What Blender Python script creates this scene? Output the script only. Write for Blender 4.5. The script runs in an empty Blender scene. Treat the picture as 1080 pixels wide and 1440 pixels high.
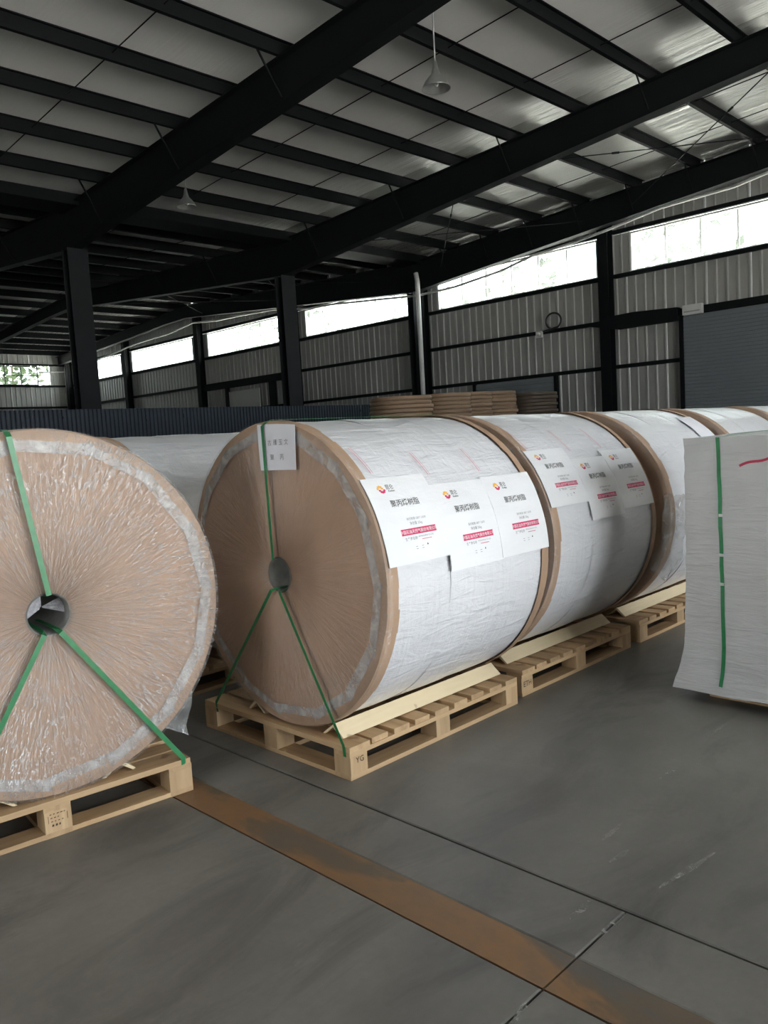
import bpy, math, random
from mathutils import Vector, Matrix, noise

random.seed(7)
SC = bpy.context.scene
COL = SC.collection
PI = math.pi
R_ = math.radians

# ------------------------------------------------------------------ camera
cam = bpy.data.cameras.new('camera')
cam.sensor_fit = 'VERTICAL'
cam.sensor_height = 36.0
cam.lens = 1130.6 / 1440 * 36.0
cam.clip_start = 0.05
cam.clip_end = 300
CAM = bpy.data.objects.new('camera', cam)
COL.objects.link(CAM)
CAM_H = 1.43
yaw, pit, rol = R_(-45.0195), R_(-5.2268), R_(-3.352)
fwd = Vector((math.sin(yaw) * math.cos(pit), math.cos(yaw) * math.cos(pit), math.sin(pit)))
rgt = Vector((math.cos(yaw), -math.sin(yaw), 0))
upv = rgt.cross(fwd)
r2 = rgt * math.cos(rol) + upv * math.sin(rol)
u2 = -rgt * math.sin(rol) + upv * math.cos(rol)
CAM.matrix_world = Matrix(((r2.x, u2.x, -fwd.x, 0), (r2.y, u2.y, -fwd.y, 0), (r2.z, u2.z, -fwd.z, CAM_H), (0, 0, 0, 1)))
SC.camera = CAM

# ------------------------------------------------------------------ world, exposure, daylight openings
SC.view_settings.view_transform = 'Standard'
SC.view_settings.look = 'None'
SC.view_settings.gamma = 1
SC.view_settings.use_curve_mapping = False
SC.view_settings.exposure = 0.08
SC.cycles.use_denoising = True
SC.cycles.max_bounces = 10
SC.cycles.diffuse_bounces = 6
SC.cycles.transparent_max_bounces = 16
SC.cycles.sample_clamp_indirect = 12

SKY = 8.5
world = bpy.data.worlds.new('overcast')
SC.world = world
world.use_nodes = True
bgn = world.node_tree.nodes['Background']
bgn.inputs[0].default_value = (0.88, 0.95, 1.0, 1)
bgn.inputs[1].default_value = SKY

sun = bpy.data.lights.new('sun', 'SUN')          # stands behind the building's far left side: added to light the yard, whose bounce brightens the roof
sun.energy = 95
sun.angle = R_(3)
sun.color = (1, .98, .95)
SUN = bpy.data.objects.new('sun', sun)
SUN.rotation_euler = (R_(-8), R_(-28), 0)
COL.objects.link(SUN)

# building dimensions (metres)
XL, XR = -45.3, 9.3           # left and right outer walls
YB, YF = 20.5, -9.5           # back and front walls
XV = -18.0                    # valley line between the two spans
SILL, WTOP = 5.47, 6.52       # clerestory windows
DOOR_R = (-1.0, 10.0, 5.2)     # open doorway in the right wall: y0, y1, height
ADDED_DOOR_F = (-3.0, .6, 3.4)     # unseen open doorway added in the front wall for light: x0, x1, height


def portal(name, loc, rot, sx, sy):
    l = bpy.data.lights.new(name, 'AREA')
    l.shape = 'RECTANGLE'
    l.size, l.size_y = sx, sy
    l.cycles.is_portal = True
    o = bpy.data.objects.new(name, l)
    o.location = loc
    o.rotation_euler = rot
    COL.objects.link(o)


portal('daylight_right_door', (XR + .05, (DOOR_R[0] + DOOR_R[1]) / 2, DOOR_R[2] / 2), (0, PI / 2, 0), DOOR_R[2], DOOR_R[1] - DOOR_R[0])
portal('daylight_added_front_door', ((ADDED_DOOR_F[0] + ADDED_DOOR_F[1]) / 2, YF - .05, ADDED_DOOR_F[2] / 2), (PI / 2, 0, 0), ADDED_DOOR_F[1] - ADDED_DOOR_F[0], ADDED_DOOR_F[2])
portal('daylight_back_windows', (-24.5, YB + .12, (SILL + WTOP) / 2), (-PI / 2, 0, 0), 41, WTOP - SILL)
portal('daylight_left_window', (XL - .12, 16.6, (SILL + WTOP) / 2), (0, -PI / 2, 0), WTOP - SILL, 4.6)


# ------------------------------------------------------------------ helpers
def put(o, label=None, cat=None, group=None, kind=None):
    if label: o['label'] = label
    if cat: o['category'] = cat
    if group: o['group'] = group
    if kind: o['kind'] = kind
    return o


def empty(name, loc=(0, 0, 0), rz=0, **kw):
    o = bpy.data.objects.new(name, None)
    o.location = loc
    o.rotation_euler = (0, 0, rz)
    o.empty_display_size = .1
    COL.objects.link(o)
    return put(o, **kw)


def place(name, me, parent=None, loc=(0, 0, 0), rz=0, **kw):
    o = bpy.data.objects.new(name, me)
    o.location = loc
    o.rotation_euler = (0, 0, rz)
    if parent is not None: o.parent = parent
    COL.objects.link(o)
    return put(o, **kw)


class MB:
    def __init__(s):
        s.v, s.f, s.sm = [], [], []

    def add(s, vs, fs, smooth=False):
        n = len(s.v)
        s.v += [tuple(p) for p in vs]
        s.f += [tuple(i + n for i in f) for f in fs]
        s.sm += [smooth] * len(fs)
        return s

    def box(s, x0, x1, y0, y1, z0, z1):
        return s.add([(x0, y0, z0), (x1, y0, z0), (x1, y1, z0), (x0, y1, z0), (x0, y0, z1), (x1, y0, z1), (x1, y1, z1), (x0, y1, z1)],
                     [(0, 3, 2, 1), (4, 5, 6, 7), (0, 1, 5, 4), (1, 2, 6, 5), (2, 3, 7, 6), (3, 0, 4, 7)])

    def prism(s, prof, place3, a, b, smooth=False):
        """closed outline prof (2-D points) run from a to b; place3(p, t) gives the point."""
        n = len(prof)
        vs = [place3(p, a) for p in prof] + [place3(p, b) for p in prof]
        fs = [(i, (i + 1) % n, n + (i + 1) % n, n + i) for i in range(n)]
        s.add(vs, fs, smooth)
        s.add(vs, [tuple(range(n - 1, -1, -1)), tuple(range(n, 2 * n))])
        return s

    def tube(s, pts, r, k=8, closed_ends=True):
        pts = [Vector(p) for p in pts]
        rings = []
        side = None
        for i, p in enumerate(pts):
            d = (pts[min(i + 1, len(pts) - 1)] - pts[max(i - 1, 0)]).normalized()
            if side is None:
                side = d.orthogonal().normalized()
            side = (side - d * side.dot(d)).normalized()
            o = d.cross(side)
            rr = r[i] if isinstance(r, (list, tuple)) else r
            rings.append([p + (side * math.cos(2 * PI * j / k) + o * math.sin(2 * PI * j / k)) * rr for j in range(k)])
        vs = [q for g in rings for q in g]
        fs = [(i * k + j, i * k + (j + 1) % k, (i + 1) * k + (j + 1) % k, (i + 1) * k + j) for i in range(len(pts) - 1) for j in range(k)]
        s.add(vs, fs, True)
        if closed_ends:
            s.add(vs, [tuple(range(k - 1, -1, -1)), tuple(range((len(pts) - 1) * k, len(pts) * k))])
        return s

    def lathe(s, prof, k=48, axis='z', smooth=True, close=False):
        """prof: (radius, height) points turned about the axis."""
        vs = []
        for r, h in prof:
            for j in range(k):
                a = 2 * PI * j / k
                vs.append((r * math.cos(a), r * math.sin(a), h) if axis == 'z' else (r * math.cos(a), h, r * math.sin(a)))
        n = len(prof)
        fs = []
        for i in range(n if close else n - 1):
            i2 = (i + 1) % n
            for j in range(k):
                q = (i * k + j, i * k + (j + 1) % k, i2 * k + (j + 1) % k, i2 * k + j)
                fs.append(q if axis == 'z' else q[::-1])
        return s.add(vs, fs, smooth)

    def grid(s, fn, nu, nv, smooth=True):
        vs = [fn(i / nu, j / nv) for j in range(nv + 1) for i in range(nu + 1)]
        fs = [(j * (nu + 1) + i, j * (nu + 1) + i + 1, (j + 1) * (nu + 1) + i + 1, (j + 1) * (nu + 1) + i) for j in range(nv) for i in range(nu)]
        return s.add(vs, fs, smooth)

    def mesh(s, name, mat):
        me = bpy.data.meshes.new(name)
        me.from_pydata(s.v, [], s.f)
        me.polygons.foreach_set('use_smooth', s.sm)
        if mat: me.materials.append(mat)
        me.update()
        return me

    def build(s, name, mat, parent=None, loc=(0, 0, 0), rz=0, **kw):
        return place(name, s.mesh(name, mat), parent, loc, rz, **kw)


def slab_sheet(fn, nu, nv, th, name, mat, parent=None, **kw):
    """a sheet of thickness th: fn(a, b, t) gives a point, t = 0 back, 1 front."""
    m = MB()
    m.grid(lambda a, b: fn(a, b, 1), nu, nv)
    m.grid(lambda a, b: fn(1 - a, b, 0), nu, nv)
    for e in range(2):
        m.grid(lambda a, b, e=e: fn(e, a, b) if e else fn(e, 1 - a, b), nv, 1, False)
        m.grid(lambda a, b, e=e: fn(1 - a, e, b) if e else fn(a, e, b), nu, 1, False)
    return m.build(name, mat, parent, **kw)


# ------------------------------------------------------------------ materials
class NT:
    def __init__(s, name):
        s.m = bpy.data.materials.new(name)
        s.m.use_nodes = True
        s.t = s.m.node_tree
        s.b = s.t.nodes['Principled BSDF']
        s.out = s.t.nodes['Material Output']

    def n(s, typ, **kw):
        o = s.t.nodes.new(typ)
        for k, v in kw.items(): setattr(o, k, v)
        return o

    def l(s, a, b): s.t.links.new(a, b)

    def coord(s, scale=(1, 1, 1), rot=(0, 0, 0)):
        tc = s.n('ShaderNodeTexCoord')
        mp = s.n('ShaderNodeMapping')
        mp.inputs['Scale'].default_value = scale
        mp.inputs['Rotation'].default_value = rot
        s.l(tc.outputs['Object'], mp.inputs[0])
        return mp.outputs[0]

    def wcoord(s, scale=(1, 1, 1)):
        g = s.n('ShaderNodeNewGeometry')
        mp = s.n('ShaderNodeMapping')
        mp.inputs['Scale'].default_value = scale
        s.l(g.outputs['Position'], mp.inputs[0])
        return mp.outputs[0]

    def noise(s, vec, scale, detail=4, rough=.55, dist=0):
        t = s.n('ShaderNodeTexNoise')
        t.inputs['Scale'].default_value = scale
        t.inputs['Detail'].default_value = detail
        t.inputs['Roughness'].default_value = rough
        t.inputs['Distortion'].default_value = dist
        s.l(vec, t.inputs['Vector'])
        return t.outputs['Fac']

    def ramp(s, fac, *stops):
        r = s.n('ShaderNodeValToRGB')
        e = r.color_ramp.elements
        while len(e) < len(stops): e.new(.5)
        for i, (p, c) in enumerate(stops):
            e[i].position = p
            e[i].color = (*c, 1) if isinstance(c, tuple) else (c, c, c, 1)
        s.l(fac, r.inputs[0])
        return r.outputs[0]

    def mix(s, fac, a, b, mode='MIX'):
        m = s.n('ShaderNodeMix', data_type='RGBA', blend_type=mode)
        for sock, v in ((m.inputs[0], fac), (m.inputs[6], a), (m.inputs[7], b)):
            if isinstance(v, bpy.types.NodeSocket): s.l(v, sock)
            elif isinstance(v, tuple): sock.default_value = (*v, 1)
            else: sock.default_value = v
        return m.outputs[2]

    def math(s, op, a, b=0.0):
        m = s.n('ShaderNodeMath', operation=op)
        for sock, v in ((m.inputs[0], a), (m.inputs[1], b)):
            if isinstance(v, bpy.types.NodeSocket): s.l(v, sock)
            else: sock.default_value = v
        return m.outputs[0]

    def bump(s, h, strength=.3, dist=.01, normal=None):
        b = s.n('ShaderNodeBump')
        b.inputs['Strength'].default_value = strength
        b.inputs['Distance'].default_value = dist
        s.l(h, b.inputs['Height'])
        if normal is not None: s.l(normal, b.inputs['Normal'])
        return b.outputs[0]

    def set(s, **kw):
        for k, v in kw.items():
            sock = s.b.inputs[k]
            if isinstance(v, bpy.types.NodeSocket): s.l(v, sock)
            elif isinstance(v, tuple): sock.default_value = (*v, 1)
            else: sock.default_value = v
        return s.m


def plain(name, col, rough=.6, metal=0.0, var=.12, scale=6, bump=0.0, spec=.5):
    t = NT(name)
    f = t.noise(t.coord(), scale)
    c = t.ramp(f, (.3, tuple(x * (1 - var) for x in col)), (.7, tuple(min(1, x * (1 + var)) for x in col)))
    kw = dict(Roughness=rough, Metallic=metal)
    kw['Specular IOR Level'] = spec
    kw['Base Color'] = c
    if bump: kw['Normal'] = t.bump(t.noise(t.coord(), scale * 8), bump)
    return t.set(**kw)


def mat_floor():
    t = NT('polished_concrete')
    v = t.wcoord()
    n1 = t.noise(v, .7, 6, .6, .4)
    n2 = t.noise(t.wcoord((1.0, .35, 1)), 3.0, 6, .65)
    n3 = t.noise(v, 40, 3)
    c = t.ramp(n1, (.28, (.128, .123, .110)), (.5, (.192, .184, .165)), (.75, (.265, .254, .228)))
    c = t.mix(t.ramp(n2, (.35, .75), (.7, 1.12)), (0, 0, 0), c, 'MIX')
    # dark tyre-worn patches and pale scuffs
    d = t.ramp(t.noise(t.wcoord((1.5, .55, 1)), 1.5, 8, .68, 1.0), (.50, 0.0), (.66, 1.0))
    c = t.mix(t.math('MULTIPLY', d, .6), c, (.07, .068, .064))
    p = t.ramp(t.noise(t.wcoord((2.2, .35, 1)), 2.4, 8, .7, 1.2), (.66, 0.0), (.74, 1.0))
    c = t.mix(t.math('MULTIPLY', p, .45), c, (.28, .27, .25))
    c = t.mix(t.math('MULTIPLY', n3, .25), c, (.07, .07, .066))
    return t.set(**{'Base Color': c, 'Roughness': t.ramp(n2, (.3, .34), (.7, .52)), 'Normal': t.bump(n2, .06, .01), 'Specular IOR Level': .4})


def mat_rust():
    t = NT('rusty_trench_fill')
    n1 = t.noise(t.wcoord((.9, 2.5, 1)), 1.6, 5, .6, .4)
    n2 = t.noise(t.wcoord(), 14, 5, .6)
    c = t.ramp(n1, (.34, (.12, .11, .097)), (.43, (.15, .105, .065)), (.50, (.27, .14, .055)), (.64, (.22, .125, .06)), (.74, (.15, .13, .105)))
    c = t.mix(t.math('MULTIPLY', n2, .45), c, (.08, .072, .06))
    return t.set(**{'Base Color': c, 'Roughness': .55, 'Normal': t.bump(n2, .1, .01)})


def mat_foil():
    t = NT('foil_insulation')
    v = t.wcoord((.30, 4.2, 1))
    w = t.noise(v, 1.8, 6, .62, .6)
    g = t.n('ShaderNodeNewGeometry')
    sp = t.n('ShaderNodeSeparateXYZ')
    t.l(g.outputs['Position'], sp.inputs[0])
    near = t.n('ShaderNodeMapRange')
    near.inputs['From Min'].default_value = 12.5
    near.inputs['From Max'].default_value = 15.0
    t.l(sp.outputs['Y'], near.inputs['Value'])
    st = t.math('MULTIPLY', t.math('ADD', near.outputs[0], .12), w)
    last = t.n('ShaderNodeMapRange')
    last.inputs['From Min'].default_value = 13.6
    last.inputs['From Max'].default_value = 14.6
    t.l(sp.outputs['Y'], last.inputs['Value'])
    soft = t.noise(t.wcoord(), .6, 4)
    c = t.ramp(soft, (.3, (.84, .83, .80)), (.7, (.90, .89, .86)))
    return t.set(**{'Base Color': c, 'Roughness': t.math('SUBTRACT', .5, t.math('MULTIPLY', last.outputs[0], .24)), 'Metallic': t.math('MULTIPLY', last.outputs[0], .6), 'Normal': t.bump(st, 1.0, .09)})


def mat_wood(name, a, b, axis=0):
    t = NT(name)
    sc = [18, 18, 18]
    sc[axis] = 1.2
    oi = t.n('ShaderNodeObjectInfo')
    add = t.n('ShaderNodeVectorMath', operation='MULTIPLY_ADD')
    t.l(oi.outputs['Random'], add.inputs[1])
    add.inputs[0].default_value = (37, 19, 53)
    t.l(t.coord(tuple(sc)), add.inputs[2])
    g = t.noise(add.outputs[0], 1.0, 5, .6, .6)
    c = t.ramp(g, (.3, a), (.7, b))
    k = t.noise(t.coord((5, 5, 5)), 1.4, 2)
    c = t.mix(t.ramp(k, (.68, 0.0), (.74, .6)), c, (.16, .08, .035))
    hv = t.n('ShaderNodeHueSaturation')
    t.l(c, hv.inputs['Color'])
    mr = t.n('ShaderNodeMapRange')
    mr.inputs['To Min'].default_value = .78
    mr.inputs['To Max'].default_value = 1.15
    t.l(oi.outputs['Random'], mr.inputs['Value'])
    t.l(mr.outputs[0], hv.inputs['Value'])
    return t.set(**{'Base Color': hv.outputs[0], 'Roughness': .7, 'Normal': t.bump(g, .25, .004)})


def polar(t):
    """angle and radius about the object's own y axis"""
    tc = t.n('ShaderNodeTexCoord')
    sp = t.n('ShaderNodeSeparateXYZ')
    t.l(tc.outputs['Object'], sp.inputs[0])
    a = t.math('ARCTAN2', sp.outputs['Z'], sp.outputs['X'])
    r = t.math('SQRT', t.math('ADD', t.math('MULTIPLY', sp.outputs['X'], sp.outputs['X']), t.math('MULTIPLY', sp.outputs['Z'], sp.outputs['Z'])))
    return a, r, sp


def mat_kraft(name, col, radial=True):
    t = NT(name)
    v = t.coord()
    n1 = t.noise(v, 3, 4)
    n2 = t.noise(v, 60, 4)
    c = t.ramp(n1, (.3, tuple(x * .88 for x in col)), (.7, tuple(x * 1.08 for x in col)))
    c = t.mix(t.math('MULTIPLY', n2, .3), c, tuple(x * .7 for x in col))
    if radial:
        a, r, sp = polar(t)
        cb = t.n('ShaderNodeCombineXYZ')
        t.l(t.math('MULTIPLY', a, 9.0), cb.inputs[0])
        t.l(t.math('MULTIPLY', r, 2.0), cb.inputs[1])
        h = t.noise(cb.outputs[0], 2.2, 4, .6, .3)
        nrm = t.bump(h, .35, .02)
    else:
        nrm = t.bump(n2, .2, .004)
    return t.set(**{'Base Color': c, 'Roughness': .55, 'Normal': nrm, 'Specular IOR Level': .35})


def mat_film_face(name, dens, bump):
    """clear stretch film pulled in towards a core: white streaks stand in for glints on the radial creases"""
    t = NT(name)
    a, r, sp = polar(t)
    tc = t.n('ShaderNodeTexCoord')
    warp = t.n('ShaderNodeTexNoise')
    warp.inputs['Scale'].default_value = 3.0
    t.l(tc.outputs['Object'], warp.inputs['Vector'])
    aw = t.math('ADD', a, t.math('MULTIPLY', warp.outputs['Fac'], .10))
    cb = t.n('ShaderNodeCombineXYZ')
    t.l(t.math('MULTIPLY', aw, 15.0), cb.inputs[0])
    t.l(t.math('MULTIPLY', r, 6.0), cb.inputs[1])
    h = t.noise(cb.outputs[0], 2.0, 5, .7, .25)
    fine = t.noise(tc.outputs['Object'], 26, 3, .6, 1.2)
    hh = t.math('ADD', h, t.math('MULTIPLY', fine, .22))
    nrm = t.bump(hh, bump, .03)
    gl = t.n('ShaderNodeBsdfGlossy')
    gl.inputs['Roughness'].default_value = .17
    gl.inputs['Color'].default_value = (1, 1, 1, 1)
    t.l(nrm, gl.inputs['Normal'])
    df = t.n('ShaderNodeBsdfDiffuse')
    df.inputs['Color'].default_value = (.85, .85, .85, 1)
    tr = t.n('ShaderNodeBsdfTransparent')
    patch = t.ramp(t.noise(tc.outputs['Object'], 2.2, 3), (.36, .12), (.6, 1.0))
    ridge = t.math('ABSOLUTE', t.math('SUBTRACT', h, .52))
    crease_glint = t.math('MULTIPLY', t.ramp(ridge, (.005, 1.0), (.026, 0.0)), patch)
    m1 = t.n('ShaderNodeMixShader')
    t.l(t.math('ADD', t.math('MULTIPLY', crease_glint, dens * 1.05), dens * .09), m1.inputs[0])  # diffuse white painted along the creases as glints, whatever the light's direction
    t.l(tr.outputs[0], m1.inputs[1]); t.l(df.outputs[0], m1.inputs[2])
    m2 = t.n('ShaderNodeMixShader')
    t.l(t.math('ADD', t.math('MULTIPLY', crease_glint, dens * .9), .05), m2.inputs[0])
    t.l(m1.outputs[0], m2.inputs[1]); t.l(gl.outputs[0], m2.inputs[2])
    t.l(m2.outputs[0], t.out.inputs[0])
    return t.m


def mat_film_loose():
    t = NT('loose_clear_film')
    h = t.noise(t.coord(), 18, 4, .6, 1.0)
    nrm = t.bump(h, .8, .03)
    gl = t.n('ShaderNodeBsdfGlossy')
    gl.inputs['Roughness'].default_value = .15
    t.l(nrm, gl.inputs['Normal'])
    df = t.n('ShaderNodeBsdfDiffuse')
    df.inputs['Color'].default_value = (.8, .82, .8, 1)
    tr = t.n('ShaderNodeBsdfTransparent')
    m1 = t.n('ShaderNodeMixShader')
    m1.inputs[0].default_value = .22
    t.l(tr.outputs[0], m1.inputs[1]); t.l(df.outputs[0], m1.inputs[2])
    m2 = t.n('ShaderNodeMixShader')
    t.l(t.ramp(h, (.45, .05), (.6, .4)), m2.inputs[0])
    t.l(m1.outputs[0], m2.inputs[1]); t.l(gl.outputs[0], m2.inputs[2])
    t.l(m2.outputs[0], t.out.inputs[0])
    return t.m


def mat_tape():
    t = NT('frosted_tape')
    df = t.n('ShaderNodeBsdfPrincipled')
    df.inputs['Base Color'].default_value = (.62, .60, .58, 1)
    df.inputs['Roughness'].default_value = .25
    h = t.noise(t.coord(), 14, 4, .6, .8)
    t.l(t.bump(h, .4, .01), df.inputs['Normal'])
    tr = t.n('ShaderNodeBsdfTransparent')
    m = t.n('ShaderNodeMixShader')
    t.l(t.ramp(h, (.35, .3), (.65, .72)), m.inputs[0])
    t.l(tr.outputs[0], m.inputs[1]); t.l(df.outputs[0], m.inputs[2])
    t.l(m.outputs[0], t.out.inputs[0])
    return t.m


def mat_fabric(name, col, rough=.5, bump=.5, sc=(7, 1.6, 7)):
    """white woven cloth under tight film: creases run along the roll and around it"""
    t = NT(name)
    h1 = t.noise(t.coord(sc), 2.6, 5, .62, .8)
    h2 = t.noise(t.coord((2, 9, 2)), 2.0, 4, .6, .6)
    h3 = t.noise(t.coord(), 140, 2)
    h = t.math('ADD', t.math('ADD', h1, t.math('MULTIPLY', h2, .4)), t.math('MULTIPLY', h3, .05))
    c = t.ramp(t.noise(t.coord((3, 1, 3)), 2.5, 4), (.3, tuple(x * .93 for x in col)), (.7, col))
    return t.set(**{'Base Color': c, 'Roughness': rough, 'Normal': t.bump(h, bump, .02), 'Coat Weight': .5, 'Coat Roughness': .22})


def mat_glass():
    t = NT('milky_window_pane')
    tr = t.n('ShaderNodeBsdfTransparent')
    tr.inputs[0].default_value = (.88, .9, .88, 1)
    tl = t.n('ShaderNodeBsdfTranslucent')
    tl.inputs[0].default_value = (.85, .87, .86, 1)
    m = t.n('ShaderNodeMixShader')
    t.l(t.ramp(t.noise(t.coord((1, 1, 1)), 2.2, 4), (.3, .03), (.7, .09)), m.inputs[0])
    t.l(tr.outputs[0], m.inputs[1]); t.l(tl.outputs[0], m.inputs[2])
    gl = t.n('ShaderNodeBsdfGlossy')
    gl.inputs['Roughness'].default_value = .1
    m2 = t.n('ShaderNodeMixShader')
    m2.inputs[0].default_value = .05
    t.l(m.outputs[0], m2.inputs[1]); t.l(gl.outputs[0], m2.inputs[2])
    t.l(m2.outputs[0], t.out.inputs[0])
    return t.m


def mat_clear():
    t = NT('clear_window_pane')
    tr = t.n('ShaderNodeBsdfTransparent')
    tr.inputs[0].default_value = (.8, .84, .8, 1)
    gl = t.n('ShaderNodeBsdfGlossy')
    gl.inputs['Roughness'].default_value = .05
    m = t.n('ShaderNodeMixShader')
    m.inputs[0].default_value = .06
    t.l(tr.outputs[0], m.inputs[1]); t.l(gl.outputs[0], m.inputs[2])
    t.l(m.outputs[0], t.out.inputs[0])
    return t.m


def mat_scuff(name, col, dens):
    t = NT(name)
    h = t.noise(t.wcoord(), 22, 6, .75, .8)
    tr = t.n('ShaderNodeBsdfTransparent')
    m = t.n('ShaderNodeMixShader')
    t.b.inputs['Base Color'].default_value = (*col, 1)
    t.b.inputs['Roughness'].default_value = .6
    t.l(t.ramp(h, (.44, 0.0), (.62, dens)), m.inputs[0])
    t.l(tr.outputs[0], m.inputs[1]); t.l(t.b.outputs[0], m.inputs[2])
    t.l(m.outputs[0], t.out.inputs[0])
    return t.m


M = dict(
    clear=mat_clear(), scuff_pale=mat_scuff('chalky_scrape', (.45, .44, .41), .75),
    floor=mat_floor(), rust=mat_rust(), foil=mat_foil(),
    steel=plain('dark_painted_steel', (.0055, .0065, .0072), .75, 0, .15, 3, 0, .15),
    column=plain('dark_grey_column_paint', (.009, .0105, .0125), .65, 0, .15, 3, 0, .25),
    panel=plain('grey_wall_sheet', (.30, .30, .285), .5, .1, .06, .8),
    door=plain('blue_grey_shutter', (.17, .19, .205), .5, .1, .06, 1),
    pale=plain('pale_door_sheet', (.42, .42, .40), .5, 0, .05, 1),
    fence=plain('navy_corrugated_sheet', (.035, .047, .064), .45, .15, .25, 1.5),
    winframe=plain('white_window_frame', (.6, .6, .58), .5, 0, .05, 4),
    glass=mat_glass(),
    ground=plain('outdoor_concrete', (.52, .51, .48), .9, 0, .1, .3),
    wood_u=mat_wood('pine_along_x', (.40, .255, .13), (.56, .385, .215), 0),
    wood_v=mat_wood('pine_along_y', (.40, .255, .13), (.56, .385, .215), 1),
    wood_end=mat_wood('pine_blocks', (.40, .26, .135), (.56, .39, .22), 2),
    wood_pale=mat_wood('fresh_pale_pine', (.66, .54, .34), (.76, .64, .44), 1),
    kraft=mat_kraft('brown_kraft_board', (.435, .28, .188)),
    kraft_edge=mat_kraft('brown_kraft_edge', (.43, .285, .19), False),
    kraft_cut=mat_kraft('cut_board_edges', (.27, .18, .115), False),
    tape=mat_tape(),
    film_strong=mat_film_face('stretch_film_creased', .62, .8),
    film_soft=mat_film_face('stretch_film_smooth', .10, .55),
    film_loose=mat_film_loose(),
    fabric=mat_fabric('white_woven_cloth', (.76, .76, .78), .40, .75),
    sheet=mat_fabric('printed_white_cloth', (.86, .86, .87), .45, .2),
    load=mat_fabric('film_wrapped_bale', (.53, .53, .52), .42, .55, (1.3, 1.3, 9)),
    paper=plain('white_paper', (.74, .74, .78), .7, 0, .03, 12),
    green=plain('green_strapping', (.022, .19, .065), .35, 0, .12, 30),
    black=plain('black_print', (.02, .02, .022), .6, 0, 0),
    grey=plain('grey_print', (.28, .28, .29), .6, 0, 0),
    stamp=plain('stamp_ink', (.07, .04, .025), .7, 0, .1),
    red=plain('crimson_print', (.62, .03, .12), .5, 0, .03),
    pink=plain('faded_red_print', (.62, .22, .27), .5, 0, .15, 20),
    orange=plain('amber_print', (.85, .45, .06), .5, 0, .02),
    marker=plain('red_marker', (.45, .03, .07), .6, 0, .1),
    alu=plain('spun_aluminium', (.62, .62, .60), .32, .85, .06, 20),
    pvc=plain('white_pvc', (.55, .55, .54), .4, 0, .06, 3),
    cable=plain('pale_cable', (.42, .42, .41), .5, 0, .06, 5),
    dark=plain('black_rubber', (.012, .012, .012), .5, 0, .1),
    core_film=plain('bunched_grey_film', (.42, .41, .43), .25, 0, .3, 30, .4),
    core=plain('paper_core', (.13, .125, .11), .5, 0, .2, 20),
    leaf=plain('green_leaves', (.022, .038, .012), .8, 0, .4, 1.5),
    bark=plain('brown_bark', (.10, .07, .05), .9, 0, .3, 4),
)

# ------------------------------------------------------------------ floor: slabs with saw joints, rusty trench strip
ZF = 0.0
fl = empty('floor', kind='structure')
MB().box(XL, XR, YF, YB, -.25, -.06).build('slab_bed', M['dark'], fl)
ys = [(YF, -4.4), (-4.392, 1.610), (1.775, 2.046), (2.054, 8.0), (8.008, 14.0), (14.008, YB)]
xs = [(XL, -36.0), (-35.992, -30.0), (-29.992, -24.0), (-23.992, -18.0), (-17.992, -12.0), (-11.992, -6.4), (-6.394, -1.141), (-1.135, 3.4), (3.408, XR)]
for row, (y0, y1) in enumerate(ys):
    for (x0, x1) in (xs if row < 3 else [(XL, -18.0), (-17.992, -7.0), (-6.992, XR)] if row > 3 else [(XL, -18.0), (-17.992, XR)]):
        c = .005
        m = MB()
        prof_in = [(x0 + c, y0 + c), (x1 - c, y0 + c), (x1 - c, y1 - c), (x0 + c, y1 - c)]
        prof_o = [(x0, y0), (x1, y0), (x1, y1), (x0, y1)]
        vs = [(x, y, -.06) for x, y in prof_o] + [(x, y, -.003) for x, y in prof_o] + [(x, y, 0) for x, y in prof_in]
        m.add(vs, [(0, 1, 5, 4), (1, 2, 6, 5), (2, 3, 7, 6), (3, 0, 4, 7), (4, 5, 9, 8), (5, 6, 10, 9), (6, 7, 11, 10), (7, 4, 8, 11), (8, 9, 10, 11)])
        m.build('floor_slab', M['floor'], fl)
for (x0, x1) in xs:
    MB().box(x0, x1, 1.616, 1.773, -.06, -.002).build('trench_strip', M['rust'], fl)
MB().box(-80, 60, -40, 60, -.6, -.27).build('ground', M['ground'], kind='structure')


SCRAPES = [(-1.47, 2.94, -1.46, 3.12), (-1.49, 3.44, -1.50, 3.72), (-1.40, 2.37, -1.41, 2.53), (-1.31, 2.26, -1.30, 2.37),
           (-1.24, 1.91, -1.25, 2.04), (-1.14, 1.88, -1.13, 2.04), (-1.12, 1.45, -1.14, 1.55), (-1.12, 2.22, -1.07, 2.54)]


def smear(x0, y0, x1, y1, w, mat, name):
    a, b = Vector((x0, y0, 0)), Vector((x1, y1, 0))
    n = Vector((-(b - a).y, (b - a).x, 0)).normalized()
    L, Rr = [], []
    for i in range(13):
        q = i / 12
        p = a.lerp(b, q) + n * w * .25 * noise.noise((q * 3, x0 * 9, 1))
        ww = w * .5 * (math.sin(PI * (.06 + .88 * q))) * (.7 + .6 * random.random())
        L.append((*(p + n * ww).xy, .0012)); Rr.append((*(p - n * ww).xy, .0012))
    MB().add(L + Rr, [(13 + i, 14 + i, i + 1, i) for i in range(12)]).build(name, M[mat], fl)


for q in SCRAPES:
    smear(*q, .022, 'scuff_pale', 'pale_scrape')

# ------------------------------------------------------------------ walls
def rib_profile(w, pitch=.27, d=.022):
    pts = []
    n = int(round(w / pitch))
    for i in range(n):
        x = i * pitch
        pts += [(x, 0), (x + .17, 0), (x + .195, d), (x + .235, d), (x + .26, 0)]
    pts.append((w, 0))
    return pts


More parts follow.
